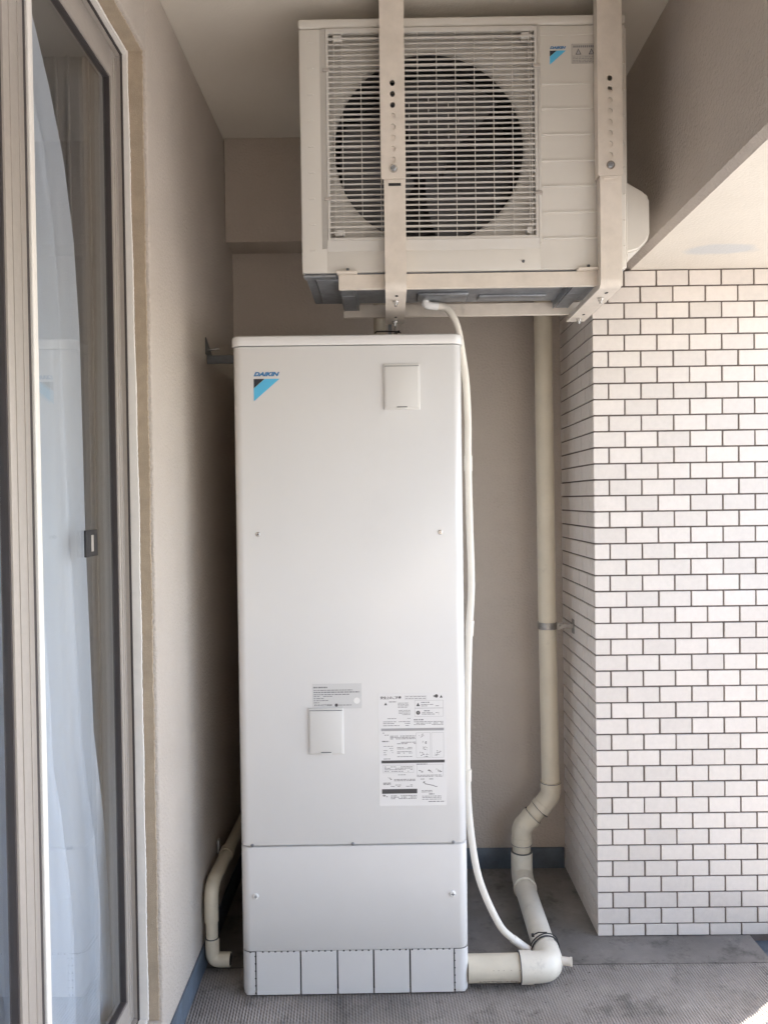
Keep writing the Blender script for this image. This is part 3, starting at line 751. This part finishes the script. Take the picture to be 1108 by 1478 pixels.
bmesh.ops.bevel(b.bm, geom=[e for e in b.bm.edges], offset=.006, segments=3, affect='EDGES'); build('valve_cover', b, ACBODY, t)
b = MB(); b.box(AW-.0005, AW+.003, .002, .01, .02, .61, .001, 1); build('side_flange', b, ACBODY, t)

# ------------------------------------------------------------------ ceiling hanger frame
t = thing('ceiling_hanger', (.28, 2.1, 1.897), 'cream steel hanger frame carrying the outdoor unit from the ceiling', 'hanger frame')
def channel(b, xc, wd, y0, dep, z0, z1, th=.0025, bev=.0012):
    b.box(xc-wd/2, xc+wd/2, y0, y0+th, z0, z1, bev, 2); b.box(xc-wd/2, xc-wd/2+th, y0+th*.5, y0+dep, z0, z1, .0008, 1); b.box(xc+wd/2-th, xc+wd/2, y0+th*.5, y0+dep, z0, z1, .0008, 1)
def slot_disc(b, x, z, rx, rz, y, n=12): b.poly([(x+rx*math.cos(2*math.pi*k/n), y, z+rz*math.sin(2*math.pi*k/n)) for k in range(n)])
for si, (xu, xl) in enumerate(((.0235, .0262), (.5625, .5640))):
    # upper outer channel with punched holes: front face built as strips round the holes
    zt, zb_ = CZ-.001, 2.172; wd = .061; yF = 1.926
    hz = [2.409-.0272*k for k in range(8)] if si == 0 else [2.412-.0272*k for k in range(8)]
    b = MB(); hw, hh = .0062, .0078
    xs0, xs1 = xu-wd/2, xu+wd/2; y0, y1_ = yF, yF+.0025
    n = 12; edges = [zt]+[(hz[k]+hz[k+1])/2 for k in range(7)]
    bounds = [hz[0]+.0136]+[(hz[k]+hz[k+1])/2 for k in range(7)]+[hz[7]-.0136]
    b.quad((xs0, y0, bounds[0]), (xs1, y0, bounds[0]), (xs1, y0, zt), (xs0, y0, zt)); b.quad((xs0, y0, zb_), (xs1, y0, zb_), (xs1, y0, bounds[-1]), (xs0, y0, bounds[-1]))
    for k in range(8):
        za, zc = bounds[k], bounds[k+1]; cz = hz[k]
        angs = sorted(set([round(2*math.pi*i/16, 5) for i in range(16)]+[round(math.atan2(z-cz, x-xu) % (2*math.pi), 5) for x in (xs0, xs1) for z in (za, zc)]))
        def rp(a):
            dx, dz = math.cos(a), math.sin(a); tx = ((xs1 if dx > 0 else xs0)-xu)/dx if abs(dx) > 1e-6 else 1e9; tz = ((za if dz > 0 else zc)-cz)/dz if abs(dz) > 1e-6 else 1e9
            q = min(tx, tz); return xu+dx*q, cz+dz*q
        O = [b.bm.verts.new((rp(a)[0], y0, rp(a)[1])) for a in angs]; I = [b.bm.verts.new((xu+hw*math.cos(a), y0, cz+hh*math.sin(a))) for a in angs]; J = [b.bm.verts.new((xu+hw*math.cos(a), y1_, cz+hh*math.sin(a))) for a in angs]
        for q in range(len(angs)):
            p = (q+1) % len(angs); b.bm.faces.new((O[q], O[p], I[p], I[q])); b.bm.faces.new((I[q], I[p], J[p], J[q]))
    b.quad((xs0, y0, zb_), (xs0, y1_, zb_), (xs1, y1_, zb_), (xs1, y0, zb_))
    b.box(xs0, xs0+.0025, y0+.00002, y0+.033, zb_, zt); b.box(xs1-.0025, xs1, y0+.00002, y0+.033, zb_, zt)
    bmesh.ops.recalc_face_normals(b.bm, faces=b.bm.faces)
    st = build('upper_strap', b, CREAM, t, angle=30)
    # lower inner channel, its front bends back into the arm below
    wl = .0535; zl0 = 1.897; yl = yF+.0035; rc = .022
    topz = 2.335 if si == 0 else 2.385
    prof = [(yl, topz), (yl, zl0+rc)]+[(yl+rc-rc*math.cos(a), zl0+rc-rc*math.sin(a)) for a in [math.pi/2*i/7 for i in range(1, 8)]]+[(2.305, zl0)]
    b = MB(); rings = []
    for (yy, zz) in prof: rings.append([b.bm.verts.new((xl-wl/2, yy, zz)), b.bm.verts.new((xl+wl/2, yy, zz))])
    for A, B in zip(rings, rings[1:]): b.bm.faces.new((A[0], B[0], B[1], A[1]))
    # flanges
    th_ = .030; inner = [(yl+th_, topz), (yl+th_, zl0+.018+rc*.3)]+[(yl+th_+.010*(i/7), zl0+.018+.006*(1-i/7)) for i in range(1, 8)]+[(2.305, zl0+.011)]
    for x in (xl-wl/2, xl+wl/2):
        A = [b.bm.verts.new((x, p[0], p[1])) for p in prof]; B = [b.bm.verts.new((x, p[0], p[1])) for p in inner]
        for q in range(len(A)-1): b.bm.faces.new((A[q], A[q+1], B[q+1], B[q]))
    b.quad((xl-wl/2, 2.305, zl0), (xl+wl/2, 2.305, zl0), (xl+wl/2, 2.305, zl0+.011), (xl-wl/2, 2.305, zl0+.011))
    bmesh.ops.remove_doubles(b.bm, verts=b.bm.verts, dist=.0001); bmesh.ops.recalc_face_normals(b.bm, faces=b.bm.faces)
    bmesh.ops.solidify(b.bm, geom=b.bm.faces[:], thickness=.0018)
    arm = build('lower_arm', b, CREAM, t, angle=30)
    # bolt with washer, slot, holes underneath
    b = MB(); b.tube([(xu, yF-.0004, 2.197), (xu, yF-.0022, 2.197)], .0105, 24); w1 = build('washer', b, STEEL, st)
    b = MB(); b.tube([(xu, yF-.002, 2.197), (xu, yF-.0062, 2.197), (xu, yF-.0072, 2.197)], [.0072, .0070, .0055], 6); build('bolt', b, GALV, st)
    build('slot', MB().box(xl-.0155, xl+.0155, yl-.0006, yl+.001, 2.1555, 2.1625), GAPM if si == 0 else CREAM, arm)
    b = MB(); b.box(xl-.0185, xl+.0185, yl-.0022, yl+.0005, 2.1640, 2.1715, .0008, 1); build('slot_lip', b, CREAM, arm)
    b = MB()
    for yy, r in ((1.985, .0055), (2.215, .005)): b.poly([(xl+.002+r*.8*math.cos(a*math.pi/5), yy+r*1.7*math.sin(a*math.pi/5), zl0-.0006) for a in range(10)])
    build('bolt_hole', b, GAPM, arm, smooth=False)
    for yy in (2.032, 2.262):
        b = MB(); b.tube([(xl, yy, zl0-.0005), (xl, yy, zl0-.003)], .0085, 14); b.tube([(xl, yy, zl0-.003), (xl, yy, zl0-.0095)], .0062, 6); b.tube([(xl, yy, zl0-.0095), (xl, yy, zl0-.016)], .0035, 8)
        build('nut', b, STEEL, arm)
for (yy, za, zc, xa, xb) in ((1.9625, 1.9095, 1.9465, -.119, .590), (2.268, 1.9105, 1.9465, -.124, .592)):
    b = MB(); b.box(xa, xb, yy, yy+.0025, za, zc, .0008, 1); b.box(xa, xb, yy+.001, yy+.034, zc-.0025, zc, .0008, 1); b.box(xa, xb, yy+.001, yy+.012, za, za+.0025, .0008, 1)
    rl_ = build('cross_rail', b, CREAM, t); 
for x in (-.097, .511):
    b = MB().box(x-.026, x+.026, 1.9465, 1.970, 1.9467, 1.9525, .001, 1); o = build('foot_clamp', b, CREAM, t)
    build('bolt', MB().tube([(x+.002, 1.955, 1.952), (x+.002, 1.955, 1.960)], .004, 6), GALVD, o)

# ------------------------------------------------------------------ condensate hose
b = MB(); pts = [(.118, 2.195, 1.925), (.165, 2.2, 1.920), (.190, 2.2, 1.893), (.206, 2.21, 1.855), (.219, 2.23, 1.79), (.231, 2.25, 1.71), (.2385, 2.28, 1.60), (.2375, 2.28, 1.49), (.240, 2.28, 1.30), (.243, 2.28, 1.115), (.236, 2.29, .976), (.228, 2.30, .72), (.226, 2.30, .52), (.232, 2.27, .38), (.252, 2.24, .255), (.303, 2.22, .138), (.345, 2.225, .088), (.395, 2.23, .048), (.45, 2.235, .030)]
t = thing('condensate_hose', (.24, 2.25, 0), 'thin white drain hose curving down the right side of the water heater', 'hose')
build('hose', b.tube(spline(pts, 10), .0104, 16), HOSE, t)
b = MB(); b.tube([(.112, 2.19, 1.9445), (.112, 2.19, 1.9405)], .021, 24); b.tube(pipe_path([(.112, 2.19, 1.942), (.112, 2.19, 1.924), (.148, 2.197, 1.922)], .010), .0115, 16); build('elbow', b, WHITEP, t)
for a, c in (((.2376, 2.28, 1.500), (.2374, 2.28, 1.455)), ((.2385, 2.287, 1.01), (.2358, 2.29, .965)), ((.2272, 2.30, .56), (.2265, 2.30, .525))):
    m_ = MB(); build('joint', m_.tube([a, c], .0122, 16), HOSE, t)
build('tip', MB().tube([(.345, 2.2255, .088), (.372, 2.229, .065), (.395, 2.2305, .048)], .0118, 16), HOSE, t)
t = thing('hose_end', (.5, 2.17, 0), 'short white hose stub poking out right of the floor pipe elbow', 'hose')
build('stub', MB().tube([(.44, 2.185, .052), (.499, 2.162, .056)], .0112, 16), HOSE, t)
build('rim', MB().tube([(.4975, 2.1626, .056), (.502, 2.161, .0562)], .0128, 16, False), HOSE, t)

# ------------------------------------------------------------------ drainpipe
t = thing('drainpipe', (.549, 2.7, 0), 'cream drainpipe dropping down the corner and turning along the floor to the heater', 'pipe')
pr_ = .0312; px_, pyy = .548, 2.70
A = (px_, pyy, CZ); B_ = (px_+.010, pyy, .325); C_ = (.452, 2.690, .215); D_ = (.452, 2.665, .075)
build('upper_pipe', MB().tube([A, (px_, pyy, 2.0), (px_+.004, pyy, 1.0), (px_+.010, pyy, .36)], pr_, 32), PVC, t)
build('bend', MB().tube(pipe_path([(px_+.010, pyy, .372), B_, (.519, 2.696, .278)], .016), pr_+.003, 32), PVC, t)
for (p, q) in (((px_+.010, pyy, .374), (px_+.010, pyy, .350)), ((.530, 2.697, .2935), (.517, 2.696, .276)), ((.494, 2.693, .2565), (.480, 2.692, .2425)), ((.452, 2.69, .182), (.452, 2.69, .157))):
    build('collar', MB().tube([p, q], pr_+.0048, 32), PVC, t)
build('offset_pipe', MB().tube([(.525, 2.697, .288), (.475, 2.692, .238)], pr_, 32), PVC, t)
build('bend', MB().tube(pipe_path([(.492, 2.693, .2545), C_, (.452, 2.69, .158)], .016), pr_+.003, 32), PVC, t)
build('lower_pipe', MB().tube([(.452, 2.69, .165), (.452, 2.69, .12)], pr_, 32), PVC, t)
build('socket', MB().tube(pipe_path([(.452, 2.69, .132), (.452, 2.69, .048), (.447, 2.60, .045)], .034), pr_+.006, 32), PVCW, t)
build('socket_rim', MB().tube([(.4472, 2.602, .0452), (.4468, 2.594, .0452)], pr_+.0085, 32), PVCW, t)
build('floor_pipe', MB().tube([(.447, 2.605, .0452), (.441, 2.17, .0452)], .0345, 32), PVCW, t)
build('elbow', MB().tube(pipe_path([(.442, 2.235, .0452), (.441, 2.1585, .0452), (.365, 2.157, .0452)], .037, 10), .0405, 36), PVCW, t)
build('elbow_rim', MB().tube([(.388, 2.157, .0452), (.353, 2.157, .0452)], .0425, 36), PVCW, t)
build('heater_pipe', MB().tube([(.37, 2.157, .0452), (.205, 2.154, .0452)], .0368, 36), PVC, t)
b = MB()
for k in range(26):
    x = .235+.0042*k; zc = .0262+random.uniform(-.0012, .0012); hh = random.uniform(.0006, .0022); r_ = .0370
    y_ = 2.1545-math.sqrt(max(r_*r_-(zc-.0452)**2, 0)); b.quad((x, y_, zc-hh), (x+random.uniform(.003, .0046), y_, zc-hh), (x+.0045, y_-.0003, zc+hh), (x, y_-.0003, zc+hh))
for k in range(6):
    x = .27+.018*k+random.uniform(-.006, .006); b.quad((x, 2.1545-.0352, .0585), (x+.003, 2.1545-.0352, .0585), (x+.0025, 2.1545-.0347, .0600), (x, 2.1545-.0347, .0600))
build('dirt_streak', b, mat('dried_dirt', (.36, .30, .24), .9, var=(200, .3)), t, smooth=False)['kind'] = 'stuff'
for (p, q, r) in (((px_+.010, pyy, .3722), (px_+.010, pyy, .3700), pr_+.0054), ((.5185, 2.696, .2775), (.5170, 2.696, .276), pr_+.0054), ((.4925, 2.693, .2550), (.4940, 2.693, .2565), pr_+.0054), ((.452, 2.69, .1585), (.452, 2.69, .1570), pr_+.0054), ((.452, 2.69, .1325), (.452, 2.69, .1305), pr_+.0066), ((.3535, 2.157, .0452), (.3515, 2.157, .0452), .0428)):
    build('joint_line', MB().tube([p, q], r, 32), GALVD, t)
# dirt streak along the bottom of the heater pipe
b = MB()
t2 = thing('pipe_clamp', (.56, 2.70, .93), 'steel clamp ring holding the drainpipe to the tiled pillar', 'clamp')
build('ring', MB().tube([(px_+.004, pyy, .9125), (px_+.004, pyy, .9365)], pr_+.0025, 32), CLAMP, t2)
build('ear', MB().box(px_+.034, .605, 2.676, 2.679, .914, .936, .0008, 1), CLAMP, t2)
build('arm', MB().box(.59, PX-.001, 2.672, 2.676, .918, .933, .0008, 1), CLAMP, t2)
build('bolt', MB().tube([(.593, 2.680, .925), (.593, 2.663, .925)], .0055, 6), CLAMP, t2)
build('wall_plate', MB().box(PX-.003, PX-.0008, 2.655, 2.685, .900, .950, .0008, 1), CLAMP, t2)
# cable tie on the floor pipe
t = thing('cable_tie', (.441, 2.25, .0), 'black cable tie looped round the floor pipe just before its elbow', 'cable tie')
ring = []
for k in range(33):
    a = 2*math.pi*k/32; ring.append((.4415+.0435*math.cos(a), 2.235+.012*math.cos(a), .0455+.0435*math.sin(a)))
build('loop', MB().tube(ring, .0022, 6, False), BLACK, t)
ring = [(.4415+.0445*math.cos(2*math.pi*k/32), 2.252+.016*math.cos(2*math.pi*k/32+.5), .0462+.0445*math.sin(2*math.pi*k/32)) for k in range(33)]
build('loop', MB().tube(ring, .0018, 6, False), BLACK, t)
build('tie_head', MB().box(.404, .412, 2.244, 2.253, .080, .088, .001, 1), BLACK, t)
build('tail', MB().tube([(.408, 2.248, .085), (.425, 2.25, .091), (.45, 2.247, .0925)], .0018, 6), BLACK, t)

# grit and crumbs lying on the floor
b = MB()
for k in range(170):
    if k < 70: x, y = .44+random.gauss(0, .09), 2.16+random.gauss(0, .07)
    elif k < 110: x, y = random.uniform(.45, 1.08), 2.236+random.gauss(0, .012)
    elif k < 135: x, y = -.42+random.random()*.65, 2.085+random.gauss(0, .012)
    else: x, y = random.uniform(-.5, 1.1), random.uniform(1.6, 2.8)
    if x < -.54 or (x > PX-.01 and y > PD-.01) or (-.43 < x < .215 and y > 2.105): continue
    r_ = random.uniform(.0006, .0022); n = 5; z_ = r_*.6
    top = [(x+r_*random.uniform(.6, 1.2)*math.cos(a*2*math.pi/n), y+r_*random.uniform(.6, 1.5)*math.sin(a*2*math.pi/n)) for a in range(n)]
    A = [b.bm.verts.new((p[0], p[1], .0003)) for p in top]; B = b.bm.verts.new((x, y, z_))
    for q in range(n): b.bm.faces.new((A[q], A[(q+1) % n], B))
o = build('floor_grit', b, mat('dark_grit', (.05, .043, .036), .9), None, smooth=False); tag(o, 'dark grit and crumbs scattered on the balcony floor', 'grit', kind='stuff')
# ------------------------------------------------------------------ left small pipe
t = thing('overflow_pipe', (-.53, 2.22, 0), 'small grey pipe in the dark gap between the left wall and the heater', 'pipe')
build('run_pipe', MB().tube([(-.52, 2.80, .262), (-.528, 2.40, .258)], .0185, 20), PVC, t)
build('bend', MB().tube(pipe_path([(-.527, 2.42, .258), (-.5325, 2.225, .252), (-.5315, 2.222, .150)], .05), .0205, 20), PVC, t)
build('down_pipe', MB().tube([(-.5315, 2.222, .155), (-.5305, 2.222, .085)], .0175, 20), PVC, t)
build('elbow', MB().tube(pipe_path([(-.5305, 2.222, .102), (-.5305, 2.222, .037), (-.478, 2.222, .037)], .024), .0205, 20), PVC, t)
build('joint_line', MB().tube([(-.5305, 2.222, .1035), (-.5305, 2.222, .1022)], .0208, 20), GALVD, t)
build('collar', MB().tube([(-.528, 2.405, .258), (-.5275, 2.44, .2585)], .0228, 20), PVC, t)
build('lug', MB().box(-.556, -.547, 2.405, 2.425, .262, .305, .002), GALV, t)
build('mouth', MB().tube([(-.4779, 2.222, .037), (-.4774, 2.222, .037)], .0165, 20), GAPM, t)
# ------------------------------------------------------------------ wall anchor bracket
t = thing('anchor_bracket', (-.52, 2.42, 1.83), 'dark steel anchor bracket tying the heater top to the left wall', 'bracket')
b = MB(); b.prism([(2.385, 1.832), (2.47, 1.832), (2.47, 1.842), (2.392, 1.884), (2.385, 1.884)], 'X', WX+.0005, WX+.0035); build('wall_plate', b, GALVD, t)
b = MB().box(WX+.002, -.405, 2.40, 2.45, 1.8275, 1.8305, .0008, 1); b.box(WX+.002, -.405, 2.40, 2.403, 1.8045, 1.8275, .0008, 1); b.box(WX+.002, -.405, 2.3992, 2.4005, 1.814, 1.8165); build('cross_bar', b, GALVD, t)
build('anchor_bolt', MB().tube([(WX+.003, 2.425, 1.853), (WX+.034, 2.425, 1.856)], .004, 8), STEEL, t)
# ------------------------------------------------------------------ pipes between heater top and unit
t = thing('insulated_pipe', (-.012, 2.5, 1.826), 'cream insulated pipe rising from the heater top behind the left hanger strap', 'pipe')
build('sleeve', MB().tube([(-.022, 2.50, 1.82), (-.022, 2.50, 2.05), (-.022, 2.42, 2.2)], .019, 20), PVC, t)
t = thing('metal_pipe', (.022, 2.47, 1.826), 'thin metal pipe rising from the heater top beside the cream insulated pipe', 'pipe')
build('tube', MB().tube([(.030, 2.47, 1.82), (.030, 2.47, 2.1)], .0068, 12), STEEL, t)
build('tube', MB().tube([(.012, 2.48, 1.82), (.012, 2.48, 2.1)], .006, 12), GALV, t)
t = thing('pipe_tie', (.01, 2.47, 1.9), 'black cable tie binding the pipes above the heater lid', 'cable tie')
build('loop', MB().tube([(-.036, 2.49, 1.912), (-.03, 2.462, 1.911), (.0, 2.455, 1.9095), (.04, 2.455, 1.907), (.046, 2.47, 1.907)], .0022, 6), BLACK, t)
build('tie_head', MB().box(.036, .044, 2.450, 2.457, 1.903, 1.911, .001, 1), BLACK, t)

for o in bpy.data.objects:
    if o.name.split('.')[0] in ('small_print', 'pictograms', 'perforations', 'ruled_boxes', 'black_band'): o['kind'] = 'stuff'
for o in bpy.data.objects:
    if '_sh' in o: del o['_sh']
